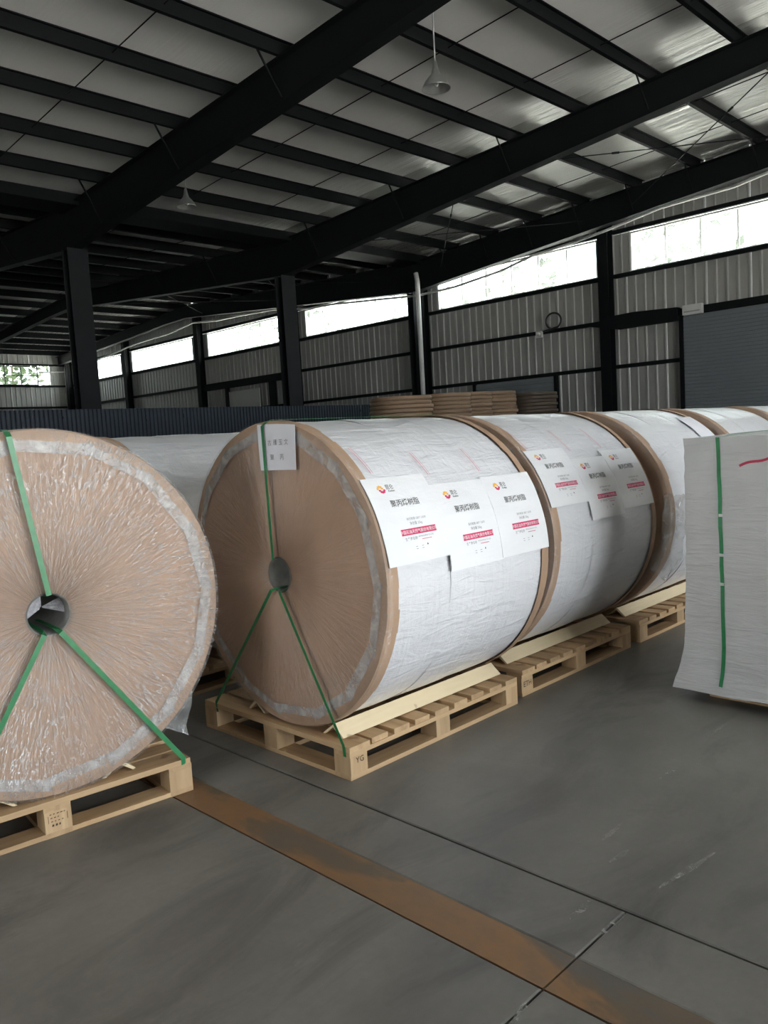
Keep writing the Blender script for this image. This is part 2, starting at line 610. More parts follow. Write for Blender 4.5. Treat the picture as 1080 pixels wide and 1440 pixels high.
def rib_panel(w, z0, z1a, z1b=None, pitch=.27, d=.022, inward=-1):
    """ribbed sheet in the x-z plane, ribs towards -y; top runs from z1a to z1b"""
    if z1b is None: z1b = z1a
    p = rib_profile(w, pitch, d)
    m = MB()
    n = len(p)
    vs = [(x, inward * y, z0) for x, y in p] + [(x, inward * y, z1a + (z1b - z1a) * x / w) for x, y in p]
    vs += [(x, .05, z) for x, z in ((0, z0), (w, z0), (w, z1b), (0, z1a))]
    fs = [(i, i + 1, n + i + 1, n + i) for i in range(n - 1)]
    fs.append((2 * n, 2 * n + 3, 2 * n + 2, 2 * n + 1))
    fs += [(0, n, 2 * n + 3, 2 * n), (n - 1, 2 * n + 1, 2 * n + 2, 2 * n - 1)]
    fs.append(tuple(range(n - 1, -1, -1)) + (2 * n, 2 * n + 1))
    fs.append(tuple(range(n, 2 * n)) + (2 * n + 2, 2 * n + 3))
    return m.add(vs, fs)


SLOPE = .053
RIDGES = (-31.65, -4.35)


def roof_z(x):
    """underside of the purlins"""
    if x < RIDGES[0]: x = 2 * RIDGES[0] - x
    if x > RIDGES[1]: x = 2 * RIDGES[1] - x
    return 7.05 + SLOPE * abs(x - XV)


PW = 1.08
wb = empty('wall_back', kind='structure')
low = rib_panel(PW - .012, 0, SILL - .02).mesh('wall_panel', M['panel'])
k = 0
x = XL
while x + PW <= XR + .01:
    place('wall_panel', low, wb, (x, YB, 0))
    zt0, zt1 = roof_z(x) + .27, roof_z(x + PW) + .27
    rib_panel(PW - .012, WTOP + .02, zt0, zt1).build('gable_panel', M['panel'], wb, (x, YB, 0))
    x += PW
BCOL = [-11.25 - 6.7 * i for i in range(-2, 6)]          # wall columns on the back wall
WINS = [(-17.45, -11.6), (-24.2, -18.45), (-31.0, -25.15), (-37.9, -32.2), (-44.6, -39.0), (-10.64, -5.0)]
# sheets between the windows
edges = sorted([(b, a2) for (a, b), (a2, b2) in zip(sorted(WINS), sorted(WINS)[1:])] + [(XL, -44.6), (-5.0, XR)])
for a, b in edges:
    n = max(1, int((b - a) / PW))
    w = (b - a) / n
    for i in range(n):
        rib_panel(w - .008, SILL - .01, WTOP + .01, pitch=w / max(1, round(w / .27))).build('pier_panel', M['panel'], wb, (a + i * w, YB + .004, 0))


def csec(m, x0, x1, y, z, h=.10, d=.12):
    """C girt along x, open downwards"""
    m.box(x0, x1, y - d, y - d + .012, z - h / 2, z + h / 2)
    m.box(x0, x1, y - d + .012, y, z + h / 2 - .012, z + h / 2)
    return m


for i in range(len(BCOL) - 1):
    a, b = BCOL[i + 1] + .17, BCOL[i] - .17
    for z in (4.24, 3.0, 1.5):
        if z == 1.5 and i in (2,): continue
        aa = a
        m = MB()
        m.add(*[[(aa, YB - .15, z - .05), (b, YB - .15, z - .05), (b, YB - .15, z + .05), (aa, YB - .15, z + .05), (aa, YB - .03, z + .05), (b, YB - .03, z + .05), (aa, YB - .03, z - .05), (b, YB - .03, z - .05)],
                [(0, 1, 2, 3), (3, 2, 5, 4), (1, 0, 6, 7), (4, 5, 7, 6), (0, 3, 4, 6), (2, 1, 7, 5)]])
        m.build('wall_girt', M['steel'], wb)
    for z in (SILL - .05, WTOP + .06):
        MB().box(a, b, YB - .14, YB - .03, z - .05, z + .05).build('window_girt', M['steel'], wb)


def h_section(w, d, tf=.014, tw=.01):
    """H outline: flanges face +-y, w across x, d along y"""
    a, b = w / 2, d / 2
    return [(-a, -b), (a, -b), (a, -b + tf), (tw / 2, -b + tf), (tw / 2, b - tf), (a, b - tf), (a, b), (-a, b), (-a, b - tf), (-tw / 2, b - tf), (-tw / 2, -b + tf), (-a, -b + tf)]


def column(name, x, y, z1, w, d, parent=None, turn=False, mat='column', **kw):
    prof = h_section(w, d)
    if turn: prof = [(q, p) for p, q in prof][::-1]
    m = MB().prism(prof, lambda p, t: (p[0], p[1], t), 0, z1)
    o = m.build(name, M[mat], parent, (x, y, 0), **kw)
    return o


for xc in BCOL:
    if XL < xc < XR:
        column('wall_column', xc, YB - .24, roof_z(xc) - .35, .3, .3, wb, mat='steel')

# windows in the back wall
for i, (a, b) in enumerate(WINS):
    w = empty('window_%d' % (i + 1), (0, 0, 0), kind='structure')
    t = .05
    for nm, bx in (('frame_rail', (a, b, SILL, SILL + t)), ('frame_rail', (a, b, WTOP - t, WTOP)), ('frame_stile', (a, a + t, SILL + t, WTOP - t)), ('frame_stile', (b - t, b, SILL + t, WTOP - t))):
        MB().box(bx[0], bx[1], YB - .02, YB + .06, bx[2], bx[3]).build(nm, M['winframe'], w)
    n = 6
    pw = (b - a - 2 * t) / n
    for j in range(n):
        x0 = a + t + j * pw
        MB().box(x0 + .008, x0 + pw - .008, YB + .015, YB + .025, SILL + t, WTOP - t).build('pane', M['glass'], w)
        if j:
            MB().box(x0 - .025, x0 + .025, YB + .035, YB + .07, SILL + t, WTOP - t).build('mullion', M['winframe'], w)

# left wall with one long window
wl = empty('wall_left', kind='structure')
LW = (14.3, 18.75)
lowl = rib_panel(PW - .012, 0, SILL - .02).mesh('wall_panel', M['panel'])
topl = rib_panel(PW - .012, WTOP + .02, 7.32).mesh('upper_panel', M['panel'])
midl = rib_panel(PW - .012, SILL - .02, WTOP + .02).mesh('pier_panel', M['panel'])
y = YB - PW
while y > YF:
    place('wall_panel', lowl, wl, (XL, y, 0), PI / 2)
    place('upper_panel', topl, wl, (XL, y, 0), PI / 2)
    if y >= LW[1] or y + PW <= LW[0] + .1:
        place('pier_panel', midl, wl, (XL, y, 0), PI / 2)
    y -= PW
for z in (4.24, 3.0, SILL - .05, WTOP + .06):
    MB().box(XL + .03, XL + .15, YF, YB - .2, z - .05, z + .05).build('wall_girt', M['steel'], wl)
w = empty('window_7', kind='structure')
t = .05
for nm, bx in (('frame_rail', (LW[0], LW[1], SILL, SILL + t)), ('frame_rail', (LW[0], LW[1], WTOP - t, WTOP)), ('frame_rail', (LW[0], LW[1], 5.98, 6.02)), ('frame_stile', (LW[0], LW[0] + t, SILL + t, WTOP - t)), ('frame_stile', (LW[1] - t, LW[1], SILL + t, WTOP - t))):
    MB().box(XL - .06, XL + .02, bx[0], bx[1], bx[2], bx[3]).build(nm, M['column'], w)
for j in range(5):
    pw = (LW[1] - LW[0] - .1) / 5
    y0 = LW[0] + .05 + j * pw
    MB().box(XL - .03, XL - .02, y0 + .02, y0 + pw - .02, SILL + t, 5.98).build('pane', M['clear'], w)
    MB().box(XL - .03, XL - .02, y0 + .02, y0 + pw - .02, 6.02, WTOP - t).build('pane', M['clear'], w)
    if j: MB().box(XL - .05, XL + .01, y0 - .02, y0 + .02, SILL + t, WTOP - t).build('mullion', M['column'], w)

# right and front walls behind the camera, each with an open doorway, the front one added for light
wr = empty('wall_right', kind='structure')
for bx in ((DOOR_R[1], YB, 0, 7.32), (YF, DOOR_R[0], 0, 7.32), (DOOR_R[0], DOOR_R[1], DOOR_R[2], 7.32)):
    MB().box(XR, XR + .08, bx[0], bx[1], bx[2], bx[3]).build('wall_panel', M['panel'], wr)
wf = empty('wall_front', kind='structure')
for bx in ((XL, ADDED_DOOR_F[0], 0, 7.32), (ADDED_DOOR_F[1], XR, 0, 7.32), (ADDED_DOOR_F[0], ADDED_DOOR_F[1], ADDED_DOOR_F[2], 7.32), (XL, XR, 7.32, 8.2)):
    MB().box(bx[0], bx[1], YF - .08, YF, bx[2], bx[3]).build('wall_panel', M['panel'], wf)

# ------------------------------------------------------------------ roof: foil sheets, purlins, rafters, rods
ce = empty('ceiling', kind='structure')
RAFT = (8.55, 14.6, 19.95)
bays = [(YF, -3.45), (-3.45, 2.55), (2.55, 5.55), (5.55, 8.55), (8.55, 11.6), (11.6, 14.6), (14.6, 17.6), (17.6, YB)]
PH = .25
spans = [(XV, RIDGES[1]), (RIDGES[1], XR), (RIDGES[0], XV), (XL, RIDGES[0])]
for (xa, xb) in spans:
    for (ya, yb) in bays:
        def fn(a, b, xa=xa, xb=xb, ya=ya, yb=yb):
            xx, yy = xa + (xb - xa) * a, ya + (yb - ya) * b
            zz = roof_z(xx) + PH + .012
            if 0 < a < 1 and 0 < b < 1: zz += .005 * (noise.noise((xx * .5, yy * 2.2, 3)) + .3)
            return (xx, yy, zz)
        m = MB().grid(fn, 26, 10)
        m.add([(xa, ya, roof_z(xa) + PH + .1), (xb, ya, roof_z(xb) + PH + .1), (xb, yb, roof_z(xb) + PH + .1), (xa, yb, roof_z(xa) + PH + .1)], [(0, 1, 2, 3)])
        m.build('roof_sheet', M['foil'], ce)
PX = [-16.39 + 1.55 * i for i in range(8)] + [-4.0, -2.4, -.8, .8, 2.4, 4.0, 5.6, 7.2, 8.8]
PX += [-19.6 - 1.55 * i for i in range(8)] + [-32.4 - 1.55 * i for i in range(9)]


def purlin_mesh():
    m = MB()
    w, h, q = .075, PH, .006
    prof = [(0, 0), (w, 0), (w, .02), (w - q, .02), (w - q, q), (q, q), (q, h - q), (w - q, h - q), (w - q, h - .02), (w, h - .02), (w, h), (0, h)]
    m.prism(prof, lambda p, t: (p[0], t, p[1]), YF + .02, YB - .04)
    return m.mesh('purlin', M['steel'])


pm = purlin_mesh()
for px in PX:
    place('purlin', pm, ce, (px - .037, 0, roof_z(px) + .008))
# valley gutter between the spans, on the column line
MB().prism([(-.5, .22), (-.42, 0), (.42, 0), (.5, .22), (.47, .22), (.4, .03), (-.4, .03), (-.47, .22)], lambda p, t: (XV + p[0], t, 6.98 + p[1]), YF + .02, YB - .05).build('valley_gutter', M['steel'], ce)


def raft_bot(x):
    if not RIDGES[0] <= x <= RIDGES[1]: return roof_z(x) - .47
    return min(6.1 + .085 * abs(x - XV), roof_z(x) - .47)


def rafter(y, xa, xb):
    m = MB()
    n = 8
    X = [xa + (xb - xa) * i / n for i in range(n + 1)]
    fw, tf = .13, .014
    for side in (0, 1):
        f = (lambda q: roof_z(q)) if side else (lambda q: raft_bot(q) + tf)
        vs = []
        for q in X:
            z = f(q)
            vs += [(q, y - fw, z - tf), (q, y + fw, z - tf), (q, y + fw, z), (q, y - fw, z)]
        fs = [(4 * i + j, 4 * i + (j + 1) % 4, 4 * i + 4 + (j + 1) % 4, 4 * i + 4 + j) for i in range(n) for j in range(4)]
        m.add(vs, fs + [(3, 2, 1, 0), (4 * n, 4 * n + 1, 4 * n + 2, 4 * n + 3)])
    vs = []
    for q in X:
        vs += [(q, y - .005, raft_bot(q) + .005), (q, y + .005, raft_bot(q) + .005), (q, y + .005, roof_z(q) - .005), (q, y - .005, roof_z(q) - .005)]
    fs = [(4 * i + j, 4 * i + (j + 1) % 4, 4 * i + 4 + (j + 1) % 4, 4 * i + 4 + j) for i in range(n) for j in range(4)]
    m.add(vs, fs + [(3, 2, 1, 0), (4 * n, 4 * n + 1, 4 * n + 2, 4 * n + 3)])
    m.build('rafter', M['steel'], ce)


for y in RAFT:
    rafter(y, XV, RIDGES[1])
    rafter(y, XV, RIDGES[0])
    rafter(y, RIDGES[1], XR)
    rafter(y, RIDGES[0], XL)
# fly braces from purlin to the rafter's lower flange
for y in RAFT[:2]:
    for i, px in enumerate(PX):
        if i % 2 or not (-31 < px < -4.5): continue
        for s in (-1, 1):
            MB().tube([(px, y + s * .55, roof_z(px) + .04), (px, y + s * .1, raft_bot(px) + .09)], .018, 4).build('fly_brace', M['steel'], ce)
for px in PX:
    if -17 < px < -5: MB().tube([(px, RAFT[2] - .5, roof_z(px) + .04), (px, RAFT[2] - .1, raft_bot(px) + .09)], .018, 4).build('fly_brace', M['steel'], ce)
# sag rods between the purlins
for y in (4.5, 6.48, 10.77, 12.9, 16.6, 18.4):
    for (xa, xb) in ((-16.4, -4.4), (-30.4, -19.6)):
        if xb < -19 and y < 8: continue
        MB().tube([(xa, y, roof_z(xa) + .16), (xb, y, roof_z(xb) + .16)], .010, 5).build('sag_rod', M['steel'], ce)
# cross bracing rods in the last bay
for (xa, xb) in ((-10.3, -4.6), (-16.8, -11.7), (-24.6, -19.4), (-30.4, -25.2)):
    for (p, q) in ((xa, xb), (xb, xa)):
        za, zb = roof_z(p) - .42, roof_z(q) - .42
        A, B = Vector((p, RAFT[1], za)), Vector((q, RAFT[2], zb))
        MB().tube([A, B], .011, 5).build('bracing_rod', M['steel'], ce)
        c = A.lerp(B, .3)
        MB().tube([A.lerp(B, .28), A.lerp(B, .30)], .024, 6).build('turnbuckle', M['steel'], ce)

# ------------------------------------------------------------------ free columns on the valley line
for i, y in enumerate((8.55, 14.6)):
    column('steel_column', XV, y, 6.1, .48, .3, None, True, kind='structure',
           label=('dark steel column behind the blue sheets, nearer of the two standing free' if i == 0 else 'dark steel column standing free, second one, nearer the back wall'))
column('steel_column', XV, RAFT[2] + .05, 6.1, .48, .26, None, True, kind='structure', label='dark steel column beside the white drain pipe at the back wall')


# ------------------------------------------------------------------ doors in the back wall
def shutter(x0, x1, z1, mat, name, slat=.09):
    d = empty(name, (0, 0, 0), kind='structure')
    n = int(z1 / slat)
    m = MB()
    prof = []
    y = YB - .2
    for i in range(n):
        z = i * slat
        prof += [(y, z), (y - .014, z + .02), (y - .014, z + slat - .02)]
    prof += [(y, z1), (y + .03, z1), (y + .03, 0)]
    m.prism(prof, lambda p, t: (t, p[0], p[1]), x0, x1)
    m.build('slat_curtain', M[mat], d, kind='stuff')
    MB().box(x0 - .08, x0 + .02, YB - .26, YB - .155, 0, z1 + .05).build('guide_rail', M['steel'], d)
    MB().box(x1 - .02, x1 + .08, YB - .26, YB - .155, 0, z1 + .05).build('guide_rail', M['steel'], d)
    return d


d1 = shutter(-9.15, -4.9, 4.08, 'door', 'door_1')
MB().box(-9.2, -4.6, YB - .36, YB - .16, 4.09, 4.24).build('head_rail', M['steel'], d1)
MB().prism([(-11.75, 4.16), (-10.9, 3.98), (-9.2, 3.98), (-9.2, 4.3), (-10.4, 4.36), (-11.1, 4.34)], lambda p, t: (p[0], t, p[1]), YB - .42, YB - .2).build('door_header', M['steel'], d1)
d2 = shutter(-15.9, -12.98, 2.93, 'door', 'door_2', .12)
d3 = empty('door_3', kind='structure')
MB().box(-29.3, -27.15, YB - .24, YB - .18, 0, 3.8).build('door_leaf', M['pale'], d3)
MB().box(-29.5, -29.32, YB - .3, YB - .16, 0, 4.05).build('jamb_post', M['steel'], d3)
MB().box(-26.4, -26.05, YB - .3, YB - .16, 0, 4.0).build('jamb_post', M['steel'], d3)
MB().box(-31.2, -25.7, YB - .34, YB - .16, 3.98, 4.2).build('door_header', M['steel'], d3)

# ------------------------------------------------------------------ wall fittings
MB().tube([(-17.5, 19.6, 0.0), (-17.5, 19.6, 6.35), (-17.55, 19.6, 6.62)], .075, 14).build('drain_pipe', M['pvc'], label='white plastic drain pipe running up the dark valley column', cat='pipe')
cab = [(-5.2, 7.0), (-6.84, 6.91), (-7.62, 6.79), (-8.44, 6.77), (-9.38, 6.74), (-10.09, 6.64), (-10.96, 6.51), (-11.82, 6.42), (-13.19, 6.33), (-14.32, 6.11), (-16.09, 5.95), (-17.69, 5.94), (-19.17, 6.08), (-21.73, 6.30), (-23.08, 6.36), (-25.05, 6.63), (-27.44, 6.74), (-29.04, 6.77), (-30.89, 6.94), (-31.42, 6.89), (-32.9, 6.73), (-34.3, 6.71), (-35.79, 6.66), (-36.94, 6.58), (-38.52, 6.43), (-40.1, 6.36)]
MB().tube([(a, 19.74, b) for a, b in cab], .035, 7).build('power_cable', M['cable'], label='pale grey cable drooping along the back wall under the rafter', cat='cable')
g = empty('hose_coil', (-12.95, YB - .2, 4.3), label='black looped hose end on the wall rail beside a white socket', cat='hose')
MB().tube([(.24 * math.cos(a), -.02 - .01 * a, .21 + .22 * math.sin(a)) for a in [R_(-70 + 10 * i) for i in range(33)]], .03, 6).build('hose_loop', M['dark'], g)
MB().tube([(.08, -.02, .01), (-.1, -.03, -.02), (-.36, -.03, -.05)], .03, 6).build('hose_tail', M['dark'], g)
g = empty('socket_box', (-13.45, YB - .2, 4.18), label='small white socket box on the wall rail left of a hose loop', cat='socket')
MB().box(-.1, .1, -.06, .02, -.09, .09).build('socket_body', M['pvc'], g)
MB().lathe([(.0, -.09), (.05, -.09), (.055, -.06)], 12, 'y').build('socket_cap', M['cable'], g)
g = empty('door_motor_box', (-8.78, YB - .38, 4.17), label='pale control box at the top corner of the roller shutter', cat='box')
MB().box(-.24, .24, -.12, .02, -.11, .13).build('housing', M['pvc'], g)
MB().box(-.2, .2, -.13, -.12, -.05, -.02).build('seam_strip', M['grey'], g)
g = empty('conduit_pipe', (XL + .3, 20.2, 0), label='pale conduit with a side branch in the far corner', cat='pipe')
MB().tube([(0, 0, 0), (0, 0, 6.4)], .06, 8).build('riser', M['cable'], g)
MB().tube([(0, .0, 6.2), (0, -.6, 6.2), (0, -1.6, 6.14)], .04, 6).build('branch', M['cable'], g)


# ------------------------------------------------------------------ pendant lamps
def lamp(x, y, z, ztop, label):
    t = empty('pendant_lamp', (x, y, z), label=label, cat='lamp', group='high bay lamps under the roof')
    prof = [(.0, .30), (.022, .30), (.034, .24), (.048, .17), (.066, .12), (.11, .075), (.165, .01), (.198, -.06), (.206, -.075), (.196, -.07), (.16, .004), (.105, .066), (.06, .10), (.0, .10)]
    MB().lathe(prof, 32).build('lamp_shade', M['alu'], t)
    MB().lathe([(.0, .09), (.03, .085), (.034, .03), (.04, -.0), (.028, -.035), (.0, -.05)], 16).build('bulb', M['pvc'], t)
    MB().tube([(0, 0, .29), (0, 0, ztop - z)], .011, 6).build('suspension_rod', M['cable'], t)
    MB().box(-.05, .05, -.04, .04, ztop - z - .06, ztop - z).build('roof_bracket', M['steel'], t)


lamp(-7.6, 9.13, 6.36, roof_z(-7.6) + PH + .01, 'aluminium pendant lamp on a rod, the larger looking one over the big rolls')
lamp(-14.85, 9.57, 6.53, roof_z(-14.85) + .02, 'aluminium pendant lamp on a short rod, small looking, by the valley')

# ------------------------------------------------------------------ navy sheet fence on the column line
fc = empty('sheet_fence', (-17.55, 0, 0), label='dark blue corrugated sheet fence behind the paper rolls', cat='fence')
fp = MB()
prof = []
for i in range(10):
    q = i * .1
    prof += [(q, 0), (q + .035, 0), (q + .05, .03), (q + .085, .03)]
prof.append((1.0, 0))
n = len(prof)
fp.add([(-q, p, 0.02) for p, q in prof] + [(-q, p, 2.47) for p, q in prof] + [(-q - .006, p, 0.02) for p, q in prof] + [(-q - .006, p, 2.47) for p, q in prof],
       [(i, i + 1, n + i + 1, n + i) for i in range(n - 1)] + [(2 * n + i, 3 * n + i, 3 * n + i + 1, 2 * n + i + 1) for i in range(n - 1)] + [(n + i, n + i + 1, 3 * n + i + 1, 3 * n + i) for i in range(n - 1)])
fpm = fp.mesh('fence_sheet', M['fence'])
y = 4.7
while y < 17.4:
    place('fence_sheet', fpm, fc, (.04 + random.uniform(-.01, .01), y, 0))
    y += 1.005
for z in (.4, 2.3):
    MB().box(.0, -.06, 4.7, 17.7, z - .03, z + .03).build('fence_rail', M['steel'], fc)


# ------------------------------------------------------------------ stacks of brown boards
def disc_stack(x, y, top, label, tone, r=.63):
    t = empty('board_stack', (x, y, 0), random.uniform(0, 1), label=label, cat='board stack', group='stacks of round brown boards')
    n = 26
    h = (top - .12) / n
    MB().box(-.5, .5, -.5, .5, 0, .1).build('skid', M['wood_u'], t)
    for i in range(n):
        z = .1 + i * h
        rr = r + random.uniform(-.02, .012)
        m = MB()
        m.lathe([(0, z), (rr - .01, z), (rr, z + .01), (rr, z + h - .022), (rr - .012, z + h - .006), (0, z + h - .002)], 28)
        m.build('round_board', M[tone], t, (random.uniform(-.012, .012), random.uniform(-.012, .012), 0))


def fr(lat, dep):
    return (.7071 * (lat - dep), .7071 * (lat + dep))


for lat, dep, top, lab, tone in ((.46, 16.2, 2.25, 'stack of round brown boards beside the end of the blue fence, widest', 'kraft_cut'),
                                 (1.40, 17.7, 2.33, 'stack of round brown boards, second from the fence', 'kraft_cut'),
                                 (2.08, 19.2, 2.40, 'stack of round brown boards, third from the fence', 'kraft_cut'),
                                 (2.92, 20.7, 2.46, 'stack of round brown boards, fourth from the fence', 'kraft_cut'),
                                 (4.15, 21.6, 2.42, 'darkest stack of brown boards, in front of the low shutter door', 'core_dark')):
    if tone == 'core_dark':
        M.setdefault('core_dark', mat_kraft('dark_brown_board', (.10, .075, .055), False))
    p = fr(lat, dep)
    disc_stack(p[0], p[1], top, lab, tone)


# ------------------------------------------------------------------ text
_txt = {}


def text_mesh(s, size):
    """2-D triangulated lettering centred on the origin: verts, faces"""
    if s not in _txt:
        cu = bpy.data.curves.new('lettering', 'FONT')
        cu.body = s
        cu.size = 1.0
        cu.resolution_u = 2
        cu.offset = .005
        ob = bpy.data.objects.new('lettering', cu)
        COL.objects.link(ob)
        dg = bpy.context.evaluated_depsgraph_get()
        me = ob.evaluated_get(dg).to_mesh()
        vs = [(v.co.x, v.co.y) for v in me.vertices]
        fs = [tuple(p.vertices) for p in me.polygons]
        ob.evaluated_get(dg).to_mesh_clear()
        bpy.data.objects.remove(ob)
        bpy.data.curves.remove(cu)
        if vs:
            x0, x1 = min(v[0] for v in vs), max(v[0] for v in vs)
            y0, y1 = min(v[1] for v in vs), max(v[1] for v in vs)
            vs = [(a - (x0 + x1) / 2, b - (y0 + y1) / 2) for a, b in vs]
        _txt[s] = (vs, fs)
    vs, fs = _txt[s]
    return [(a * size, b * size) for a, b in vs], fs


# ------------------------------------------------------------------ pallets
def pallet(loc, rz, label, stamp=None, width=1.1, length=1.2, chock=None):
    """origin: middle of the front edge on the floor; x across, y along the roll's axis"""
    t = empty('wooden_pallet', loc, rz, label=label, cat='pallet', group='wooden pallets under the rolls')
    a = width / 2
    # bottom boards: two along y at the edges, one in the middle, two across the ends
    for x0 in (-a, -.05, a - .1):
        MB().box(x0, x0 + .1, .0, length, 0, .02).build('bottom_board', M['wood_v'], t)
    for y0 in (.0, length - .1):
        for (x0, x1) in ((-a + .1, -.05), (.05, a - .1)):
            MB().box(x0, x1, y0, y0 + .1, 0.001, .02).build('bottom_board', M['wood_u'], t)
    bl = MB().box(-.05, .05, -.05, .05, 0, .08).mesh('block', M['wood_end'])
    for x0 in (-a + .05, 0, a - .05):
        for y0 in (.05, length / 2, length - .05):
            place('block', bl, t, (x0, y0, .02), random.uniform(-.03, .03))
    for x0 in (-a, -.05, a - .1):
        MB().box(x0, x0 + .1, 0, length, .10, .12).build('stringer_board', M['wood_v'], t)
    n = 9
    w = .098
    gap = (length - n * w) / (n - 1)
    for i in range(n):
        y0 = i * (w + gap)
        ww = .12 if i in (0,) else w
        e0, e1 = random.uniform(-.006, .006), random.uniform(-.006, .006)
        MB().box(-a + e0, a + e1, y0, y0 + ww, .12, .1425 + random.uniform(0, .002)).build('deck_board', M['wood_u'], t)
    if chock is not None:
        for s, x0 in chock:
            m = MB()
            prof = [(x0 - .075 * s, .146), (x0 - .06 * s, .146), (x0 - .005 * s, .186), (x0 + .05 * s, .146), (x0 + .062 * s, .150), (x0 - .0 * s, .202)]
            m.prism(prof if s > 0 else prof[::-1], lambda p, q: (p[0], q, p[1]), .05, length - .02)
            m.build('chock_rail', M['wood_pale'], t)
    if stamp:
        txt, (sx, sy, sz), face, size = stamp
        vs, fs = text_mesh(txt, size)
        m = MB()
        if face == 'side':
            m.add([(sx, sy + p, sz + q) for p, q in vs], fs)
        else:
            m.add([(sx + p, sy, sz + q) for p, q in vs], fs)
        m.build('block_stamp', M['stamp'], t)
    return t


# ------------------------------------------------------------------ rolls
ZC = .843


def ring_noise(a, s, seed):
    return noise.noise((math.cos(a) * 2 + seed, math.sin(a) * 2, s * 3))


def flower(m_add, cx, cy, r, half):
    """five petals of a round emblem, upper or lower half"""
    vs, fs = [], []
    for i in range(5):
        a = PI * (i + .5) / 5 + (0 if half else PI)
        ca, sa = math.cos(a), math.sin(a)
        n = len(vs)
        for dr, dw in ((.28, 0), (.6, .2), (.85, .24), (1.0, .12), (1.0, -.12), (.85, -.24), (.6, -.2)):
            vs.append((cx + r * (dr * ca - dw * sa), cy + r * (dr * sa + dw * ca)))
        fs.append(tuple(range(n, n + 7)))
    return vs, fs


